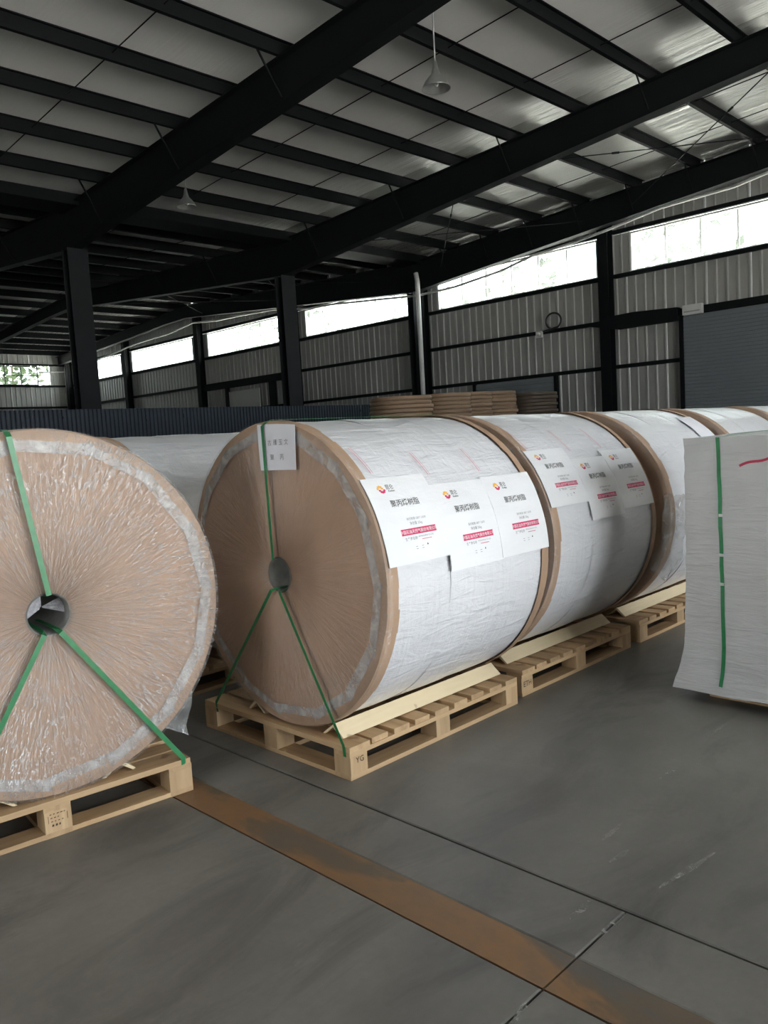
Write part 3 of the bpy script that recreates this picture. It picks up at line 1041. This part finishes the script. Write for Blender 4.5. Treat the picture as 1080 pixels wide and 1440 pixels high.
def roll(loc, rz, L, R, label, sheets=None, stripes=(), film='film_soft', tabs=40, bands=3, seed=1, tape=True, fine=True):
    """origin: floor point under the middle of the front face; axis along +y"""
    t = empty('fabric_roll', loc, rz, label=label, cat='roll', group='wrapped rolls of white woven cloth')
    Z = (0, 0, ZC)
    rim = .052
    bw = (L - 2 * rim + .03) / bands
    K = 96
    for b in range(bands):
        m = MB()
        s0 = rim - .015 + b * bw

        def fn(a, q, s0=s0, b=b):
            ang = -2 * PI * a
            s = s0 + (bw + .008) * q
            e = min(q, 1 - q)
            rr = R - .010 + .003 * min(1, e * 12) + .0035 * ring_noise(ang, s * 2, seed + b) + (.002 if b % 2 else 0)
            return (rr * math.cos(ang), s, rr * math.sin(ang))
        m.grid(fn, K, 7)
        m.build('cloth_band', M['fabric'], t, Z)
    # end boards with a core hole, and the hidden body that carries them
    hole = .078
    for s, d in ((0, 1), (L, -1)):
        m = MB()
        prof = [(hole, .02), (hole, .0), (R * .5, -.002), (R * .93, .0), (R - .012, .003), (R - .012, .03)]
        m.lathe([(r, s + d * h) for r, h in (prof if d > 0 else prof[::-1])], 72, 'y')
        m.build('end_board', M['kraft'], t, Z)
    core = MB()
    core.lathe([(hole - .002, L + .0), (hole - .002, -.004), (hole + .004, -.004)], 40, 'y')
    core.build('core_tube', M['core'], t, Z)
    # folded kraft edge: single tabs turned over the rim
    for front in ((True, False) if fine else (True,)):
        nt = tabs if front else 24
        for i in range(nt):
            a0 = 2 * PI * (i - .04 + random.uniform(-.06, .06)) / nt
            a1 = 2 * PI * (i + 1.03) / nt
            o = random.uniform(.0, .004)
            wv = rim * random.uniform(.85, 1.15)
            r_in = R * random.uniform(.885, .905)
            m = MB()
            pr = [(r_in, -.0035 - o), (R * .95, -.005 - o), (R - .004, -.004 - o), (R + .001 + o * .3, .004), (R + .001 + o * .3, wv)]
            if not front: pr = [(r, L - h) for r, h in pr]
            k = 3
            vs = []
            for (r, h) in pr:
                for j in range(k + 1):
                    a = a0 + (a1 - a0) * j / k
                    vs.append((r * math.cos(a), h, r * math.sin(a)))
            fs = []
            for q in range(len(pr) - 1):
                for j in range(k):
                    f = (q * (k + 1) + j, q * (k + 1) + j + 1, (q + 1) * (k + 1) + j + 1, (q + 1) * (k + 1) + j)
                    fs.append(f if not front else f[::-1])
            m.add(vs, fs)
            m.build('edge_tab', M['kraft_edge'], t, Z)
    if tape:
        ns = 15
        for i in range(ns):
            a0 = 2 * PI * (i - .06) / ns + random.uniform(-.02, .02)
            a1 = 2 * PI * (i + 1.06) / ns
            r0, r1 = R * random.uniform(.865, .88), R * random.uniform(.925, .945)
            o = -.0095 - .0002 * i
            m = MB()
            m.add([(r * math.cos(a) / math.cos((a1 - a0) / 2) * q, o, r * math.sin(a) / math.cos((a1 - a0) / 2) * q) for r, a, q in ((r0, a0, 1), (r1, a0, 1), (r1, a1, 1), (r0, a1, 1))], [(0, 1, 2, 3)])
            m.build('tape_strip', M['tape'], t, Z)
    if film == 'film_strong':
        for (a0, a1, d) in ((100, 190, .03), (-8, 40, .05)):
            m = MB()
            m.grid(lambda a, b: ((hole - .003) * math.cos(R_(a0 + (a1 - a0) * a)) * (1 - b * .9), d + .05 * b + .006 * noise.noise((a * 6, b * 5, d * 99)), (hole - .003) * math.sin(R_(a0 + (a1 - a0) * a)) * (1 - b * .9) + .012 * b), 10, 6)
            m.build('core_film', M['core_film'], t, Z)
    if film:
        m = MB()
        m.lathe([(hole + .0, .05), (hole + .004, -.012), (R * .3, -.014), (R * .6, -.0145), (R * .9, -.0155), (R + .004, -.012), (R + .006, .02)], 96, 'y')
        m.build('stretch_film', M[film], t, Z)

    def cyl(s, ph, off):
        return ((R + off) * math.cos(ph), s, (R + off) * math.sin(ph))

    for (s0, s1, ph0, ph1) in stripes:
        for d in (0, .013):
            m = MB()
            m.grid(lambda a, q, d=d: cyl(s0 + d + (.004 if d == 0 else .0025) * a + (s1 - s0) * q, ph0 + (ph1 - ph0) * q, .0045), 1, 10)
            m.build('printed_stripe', M['pink'], t, Z)
    for (s0, w, ph_top, h) in (sheets or ()):
        lift = random.uniform(.0, .004)

        def sp(x, y, t_):
            """x across (0..w), y up from the bottom (0..h) on the sheet"""
            ph = ph_top - (h - y) / R
            fl = max(0, 1 - y / (h * .35))
            off = .005 + lift * .6 + .003 * fl * fl + .003 * noise.noise((x * 7, y * 6, seed))
            return cyl(s0 + x, ph, off + .0022 * t_)
        sh = slab_sheet(lambda a, b, q: sp(a * w, b * h, q), 10, 14, .002, 'printed_sheet', M['sheet'], t)
        sh.location = Z

        def ink(vs, fs, mat, nm, cx, cy, up=1.35):
            m = MB()
            m.add([sp(cx + p, cy + q, up) for p, q in vs], fs)
            m.build(nm, M[mat], sh)

        def strip(x0, x1, y0, y1, mat, nm, up=1.3):
            m = MB()
            m.grid(lambda a, b: sp(x0 + (x1 - x0) * a, y0 + (y1 - y0) * b, up), 10, 3)
            m.build(nm, M[mat], sh)

        def word(s, size, cx, cy, mat, nm='lettering', up=1.35):
            vs, fs = text_mesh(s, size)
            ink(vs, fs, mat, nm, cx, cy, up)
        fx, fy = w / .37, h / .40
        ex, ey = .085 * fx, .340 * fy
        for half, mc in ((1, 'orange'), (0, 'red')):
            vs, fs = flower(None, 0, 0, .019, half)
            ink(vs, fs, mc, 'emblem', ex - (.004 if half else -.004), ey)
        word('昆仑', .024, .138 * fx, .350 * fy, 'black')
        word('Kunlun', .013, .140 * fx, .330 * fy, 'black')
        word('聚丙烯树脂', .034, .185 * fx, .268 * fy, 'black')
        word('执行标准 GB/T 12670', .0125, .215 * fx, .190 * fy, 'grey')
        word('净含量 25kg', .0145, .205 * fx, .168 * fy, 'grey')
        strip(.105 * fx, .315 * fx, .120 * fy, .148 * fy, 'red', 'lettering_band', 1.3)
        word('中国石油天然气股份有限公司', .0172, .210 * fx, .134 * fy, 'sheet', up=1.7)
        word('生产商名称', .0145, .155 * fx, .104 * fy, 'grey')
        word('PETROCHINA CO LTD', .009, .245 * fx, .108 * fy, 'grey')
        strip(.215 * fx, .275 * fx, .093 * fy, .0965 * fy, 'pink', 'print_line')
        for cx in (.17, .205):
            strip(cx * fx, (cx + .012) * fx, .066 * fy, .068 * fy, 'grey', 'print_line')
            strip(cx * fx, (cx + .012) * fx, .056 * fy, .058 * fy, 'grey', 'print_line')
        ink([(-.005, -.003), (.005, -.003), (0, .006)], [(0, 1, 2)], 'black', 'print_mark', .242 * fx, .070 * fy)
    return t


def ribbon(m, pts, width, normals, th=.0012):
    """flat strap through pts; normals point out of what it lies on"""
    P = [Vector(p) for p in pts]
    vs = []
    for i, p in enumerate(P):
        d = (P[min(i + 1, len(P) - 1)] - P[max(i - 1, 0)]).normalized()
        nn = Vector(normals[i]).normalized()
        s = d.cross(nn).normalized() * (width / 2)
        vs += [p - s, p + s, p + s + nn * th, p - s + nn * th]
    n = len(P)
    fs = [(4 * i + j, 4 * i + (j + 1) % 4, 4 * i + 4 + (j + 1) % 4, 4 * i + 4 + j) for i in range(n - 1) for j in range(4)]
    m.add(vs, fs + [(3, 2, 1, 0), (4 * n - 4, 4 * n - 3, 4 * n - 2, 4 * n - 1)])
    return m


def strap(loc, rz, L, R, ut, left, right, label, width=.018):
    """green strap of one roll: over the top, into the core hole, two legs down to the pallet's front corners"""
    t = empty('packing_strap', loc, rz, label=label, cat='strap', group='green straps holding the rolls')
    F = -.034
    z0 = ZC
    h = .076
    top = z0 + math.sqrt(R * R - ut * ut)
    m = MB()
    ribbon(m, [(ut, L * q, top + .006) for q in (1.0, .6, .2, .02)] + [(ut, -.012, top - .004), (ut, F, top - .02)] +
           [(ut * (1 - q), F, (top - .02) * (1 - q) + (z0 + h) * q) for q in (.3, .6, .9, 1.0)] + [(0, .02, z0 + h - .006), (0, .25, z0 + h - .008)],
           width, [(0, 0, 1)] * 4 + [(0, -.7, .7)] + [(0, -1, 0)] * 5 + [(0, -.5, -1), (0, 0, -1)])
    m.build('top_run', M['green'], t)
    for (sx, e) in ((-.03, left), (.03, right)):
        m = MB()
        zc = z0 - math.sqrt(h * h - sx * sx)
        ex, ey, ez = e
        ribbon(m, [(sx * .7, .25, zc + .01), (sx * .9, .02, zc + .008), (sx, F, zc)] + [(sx + (ex - sx) * q, F + (ey - F) * q, zc + (ez - zc) * q) for q in (.3, .6, .85, 1.0)] + [(ex, ey + .004, ez - .05)],
               width, [(0, 0, 1), (0, -.5, 1)] + [(0, -1, 0)] * 6)
        m.build('strap_leg', M['green'], t)
    return t


R0 = .692
PEAK = R_(41)
SHEETS2 = [(.004, .37, R_(37.5), .375), (.375, .37, R_(32.5), .385), (.735, .375, R_(33), .385)]
SHEETS3 = [(.0, .375, R_(43), .34), (.37, .36, R_(36), .36), (.72, .37, R_(39), .37)]
STR = [(.075, .09, R_(53), R_(40)), (.40, .415, R_(48), R_(37)), (.75, .765, R_(48), R_(36))]

# roll 1: in front on the left, turned to face the camera
A1 = R_(83.6)
roll((-3.03, 1.206, 0), A1, 1.12, .697, 'large wrapped roll facing us at the left, creased clear film over its brown end', film='film_strong', tabs=44, seed=3)
v1 = Vector((-math.sin(A1), math.cos(A1), 0)); u1 = Vector((math.cos(A1), math.sin(A1), 0))
P1 = Vector((-3.03, 1.206, 0)) - u1 * .046 - v1 * .035
p1 = pallet(P1, A1, 'pale pine pallet under the roll turned to face us, cut by the picture edge', chock=[(1, .27), (-1, -.20)])
m = MB()
for row, (z, marks) in enumerate(((.088, 5), (.074, 3), (.060, 4), (.042, 3))):
    for i in range(marks):
        w_ = random.uniform(.005, .010)
        x_ = -.030 + i * .013 + row * .002
        h_ = .004 + .005 * (row == 3)
        m.add([(x_, -.0008, z), (x_ + w_, -.0008, z + .001), (x_ + w_, -.0008, z + h_), (x_ + .001, -.0008, z + h_)], [(0, 1, 2, 3)])
for x_ in (-.036, .034):
    m.add([(x_, -.0008, .058), (x_ + .0018, -.0008, .058), (x_ + .0018, -.0008, .086), (x_, -.0008, .086)], [(0, 1, 2, 3)])
m.build('block_stamp', M['stamp'], p1, kind='stuff')
strap((-3.03, 1.206, 0), A1, 1.12, .697, -.085, (-.40, -.036, .15), (.47, -.036, .15), 'green strap over the front roll whose end faces us', .02)

# the row of rolls along the aisle
roll((-2.895, 2.205, 0), 0, 1.12, R0, 'wrapped roll with a white note on its brown end and three bright printed sheets', SHEETS2, STR, tabs=44, seed=5)
pallet((-3.01, 2.17, 0), 0, 'pine pallet under the roll with the white note', ('YG', (.5515, .055, .08), 'side', .036), chock=[(1, .40), (-1, -.17)])
strap((-2.895, 2.205, 0), 0, 1.12, R0, -.012, (-.555, -.036, .15), (.405, -.04, .15), 'green strap crossing the white note and the brown end behind', .016)
roll((-2.98, 3.52, 0), 0, 1.12, R0, 'wrapped roll with three printed sheets, directly behind the one with the note', SHEETS3, [(.04, .055, R_(58), R_(44)), (.42, .435, R_(56), R_(41)), (.76, .775, R_(56), R_(41))], seed=9)
pallet((-3.05, 3.47, 0), 0, 'pine pallet stamped ETH under the second roll with printed sheets', ('ETH', (.5515, .05, .065), 'side', .042), chock=[(1, .36)])
roll((-2.98, 4.85, 0), 0, 1.12, R0, 'wrapped roll with loose crumpled film, half hidden by the white bale', None, (), tabs=36, seed=12, tape=False)
pallet((-3.05, 4.80, 0), 0, 'dim pallet under the roll with loose film, beside the white bale', chock=[(1, .36)])
roll((-2.98, 6.2, 0), 0, 1.15, R0, 'wrapped roll whose top shows over the bale, with a white paper on it', None, (), tabs=30, seed=15, tape=False, fine=False)
pallet((-3.05, 6.15, 0), 0, 'hidden pallet beneath the roll whose top shows over the bale')
roll((-2.98, 7.55, 0), 0, 1.12, R0, 'farthest wrapped roll of the aisle row, only its top edge showing', None, (), tabs=30, seed=18, tape=False, fine=False)
pallet((-3.05, 7.5, 0), 0, 'hidden pallet beneath the farthest roll of the aisle row')
# second row
roll((-4.62, 2.2, 0), 0, 1.12, R0, 'wrapped roll seen between the two front rolls, mostly its white top', None, (), tabs=30, seed=21, tape=False)
pallet((-4.62, 2.15, 0), 0, 'hidden pallet beneath the roll between the two front rolls')

# white note on the second roll's end
n_ = empty('paper_note', (-2.895, 2.205, 0), label='white paper note with two lines of print on the brown roll end', cat='note')
NX0, NX1, NZ1, NH = -.062, .205, ZC + R0 - .012, .205
slab_sheet(lambda a, b, q: (NX0 + .006 * (1 - b) + (NX1 - NX0 - .014 * (1 - b)) * a, -.022 - .004 * math.sin(a * 7 + b * 2) * (1 - b) - .001 * q, NZ1 - NH * (1 - b) - .012 * (a * a) * b), 8, 10, .001, 'note_sheet', M['paper'], n_)
for s, cx, cz, size in [(q, .027 + .039 * i, ZC + R0 - .095, .027) for i, q in enumerate('古雁玉文')] + [('聚', .040, ZC + R0 - .160, .028), ('丙', .108, ZC + R0 - .160, .028)]:
    vs, fs = text_mesh(s, size)
    MB().add([(cx + p, -.0285, cz + q) for p, q in vs], fs).build('lettering', M['grey'], n_)

# loose film tail of the fourth roll and paper on the fifth
tail = MB()
tail.grid(lambda a, b: (-2.93 + .60 + .20 * a - .1 * b * b + .03 * noise.noise((a * 3, b * 4, 1)) + .02, 4.79 - .05 * a + .05 * noise.noise((a * 4, b * 5, 7)), .98 - .55 * b * (1 - .35 * abs(a - .5)) + .03 * noise.noise((a * 6, 2, b * 4))), 10, 14)
tail.build('film_tail', M['film_loose'], label='crumpled clear film hanging from the roll beside the bale', cat='film')
tail = MB()
tail.grid(lambda a, b: (-3.08 + .05 * noise.noise((a * 3, b * 4, 4)) - .05 * b, 1.62 + .24 * a * (1 - b * .2), .62 - .46 * b + .12 * (1 - a) + .02 * noise.noise((a * 6, 2, b * 4))), 8, 10)
tail.build('film_tail', M['film_loose'], label='loose clear film hanging beside the front roll above its pallet', cat='film')
n_ = empty('paper_label', (-2.98, 5.72, ZC), label='white paper on the roll beyond the bale top', cat='paper')
slab_sheet(lambda a, b, q: ((R0 + .004 + .001 * q) * math.cos(R_(62 - 22 * (1 - b))), .24 * a, (R0 + .004 + .001 * q) * math.sin(R_(62 - 22 * (1 - b)))), 3, 6, .001, 'label_sheet', M['paper'], n_)

# ------------------------------------------------------------------ trees beyond the windows
def tree(x, y, h, r, label):
    t = empty('yard_tree', (x, y, -.27), label=label, cat='tree', group='trees outside the windows')
    MB().tube([(0, 0, 0), (.1, 0, h * .4), (0, .1, h * .75)], [.2, .14, .06], 8).build('trunk', M['bark'], t)
    m = MB()
    for i in range(700):
        d = Vector((random.gauss(0, 1), random.gauss(0, 1), random.gauss(0, 1))).normalized() * (random.random() ** .4)
        c = Vector((d.x * r, d.y * r, h * .68 + d.z * h * .36))
        a = Vector((random.gauss(0, 1), random.gauss(0, 1), random.gauss(0, .6))).normalized()
        b = a.orthogonal().normalized()
        q = random.uniform(.18, .34)
        m.add([c - a * q, c - b * q * .55, c + a * q, c + b * q * .55], [(0, 1, 2, 3)])
    m.build('foliage', M['leaf'], t, kind='stuff')


for i, (x, y, h, r) in enumerate(((-7.5, 30, 9, 2.6), (-14, 32, 9.5, 3.0), (-21, 31, 9, 2.8), (-28.5, 33, 9.5, 3.0), (-36, 31, 9, 2.8), (-43, 33, 9.5, 3.2))):
    tree(x, y, h, r, 'leafy tree outside, dimly seen through the %s milky window from the shutter door' % ('first', 'second', 'third', 'fourth', 'fifth', 'sixth')[i])
tree(-55, 21, 10.5, 3.6, 'green leafy tree outside the window of the far left wall')

# ------------------------------------------------------------------ white bale on the right
LB = empty('wrapped_bale', (-1.79, 3.88, 0), label='white film-wrapped bale with a green strap at the right edge', cat='bale')
BW, BD, BZ0, BZ1 = 1.5, 1.12, .088, 1.345


def bale_pt(x, y, z):
    """x, y, z in 0..1 on the box, puffed and creased"""
    X, Y, Z = x * BW, y * BD, BZ0 + (BZ1 - BZ0) * z
    e = .012
    def soft(q): return 4 * q * (1 - q)
    bul = .035
    low = max(0, 1 - z / .22)
    if x < .001: X -= bul * soft(y) * soft(z) * .6 - .05 * max(0, z - .3) ** 1.5
    if x > .999: X += bul * soft(y) * soft(z)
    if y < .001: Y -= bul * soft(x) * soft(z) * .7 - .0
    if y > .999: Y += bul * soft(x) * soft(z)
    X -= (.06 * low * low * (1 - x) ** 6) - .025 * (1 - z) * (1 - low) * (1 - x) ** 6 * 0
    X += .022 * math.sin(z * 3.0) * (1 - x) ** 8
    if z > .999: Z += .012 * soft(x) * soft(y)
    e_ = min(x, 1 - x, y, 1 - y)
    if z < .001: Z -= (.022 + .02 * max(0, math.sin(x * 5.0 - 1.3))) * max(0, 1 - e_ / .06)
    w = .006 * noise.noise((X * 1.6, Y * 1.6, Z * 16)) + .006 * noise.noise((X * 5, Y * 5, Z * 7))
    return (X + w * (1 if x < .001 else 0), Y + w, Z + w * .6)


m = MB()
N = 40
m.grid(lambda a, b: bale_pt(a, 0, b), N, N)
m.grid(lambda a, b: bale_pt(1 - a, 1, b), N, N)
m.grid(lambda a, b: bale_pt(0, 1 - a, b), N, N)
m.grid(lambda a, b: bale_pt(1, a, b), N, N)
m.grid(lambda a, b: bale_pt(a, b, 1), N, N)
m.grid(lambda a, b: bale_pt(a, 1 - b, 0), N, N)
m.build('bale_body', M['load'], LB)
sx = .20
zs = [0.02 + .049 * i for i in range(21)]
fr_ = [bale_pt(sx / BW, 0, min(.999, z)) for z in zs]
m = MB()
pts = [(bale_pt(sx / BW, q, 1)[0], bale_pt(sx / BW, q, 1)[1], bale_pt(sx / BW, q, 1)[2] + .002) for q in (.95, .7, .4, .1)]
pts += [(p[0] + .012 * (1 - i / 20), p[1] - .004, p[2]) for i, p in reversed(list(enumerate(fr_)))]
ribbon(m, pts, .018, [(0, 0, 1)] * 4 + [(0, -1, .2)] + [(0, -1, 0)] * 20)
m.build('bale_strap', M['green'], LB, label='green plastic strap')
for z in (.70, .545, .43):
    p = bale_pt(sx / BW, 0, z)
    q = p[0] + .012 * z
    MB().box(q - .0105, q + .0105, p[1] - .008, p[1] - .003, p[2] - .007, p[2] + .007).build('strap_buckle', M['alu'], LB)
m = MB()
pts = []
for i in range(9):
    q = i / 8
    p = bale_pt((.30 + .14 * q) / BW, 0, .885 + .03 * q + .004 * math.sin(q * 6))
    pts.append((p[0], p[1] - .004, p[2]))
ribbon(m, pts, .012, [(0, -1, 0)] * 9)
m.build('marker_stroke', M['marker'], LB)
t_ = pallet((-1.72 + .68, 4.03, 0), 0, 'shadowed pallet under the white bale', width=1.36, length=.92)
t_.scale = (1, 1, .52)
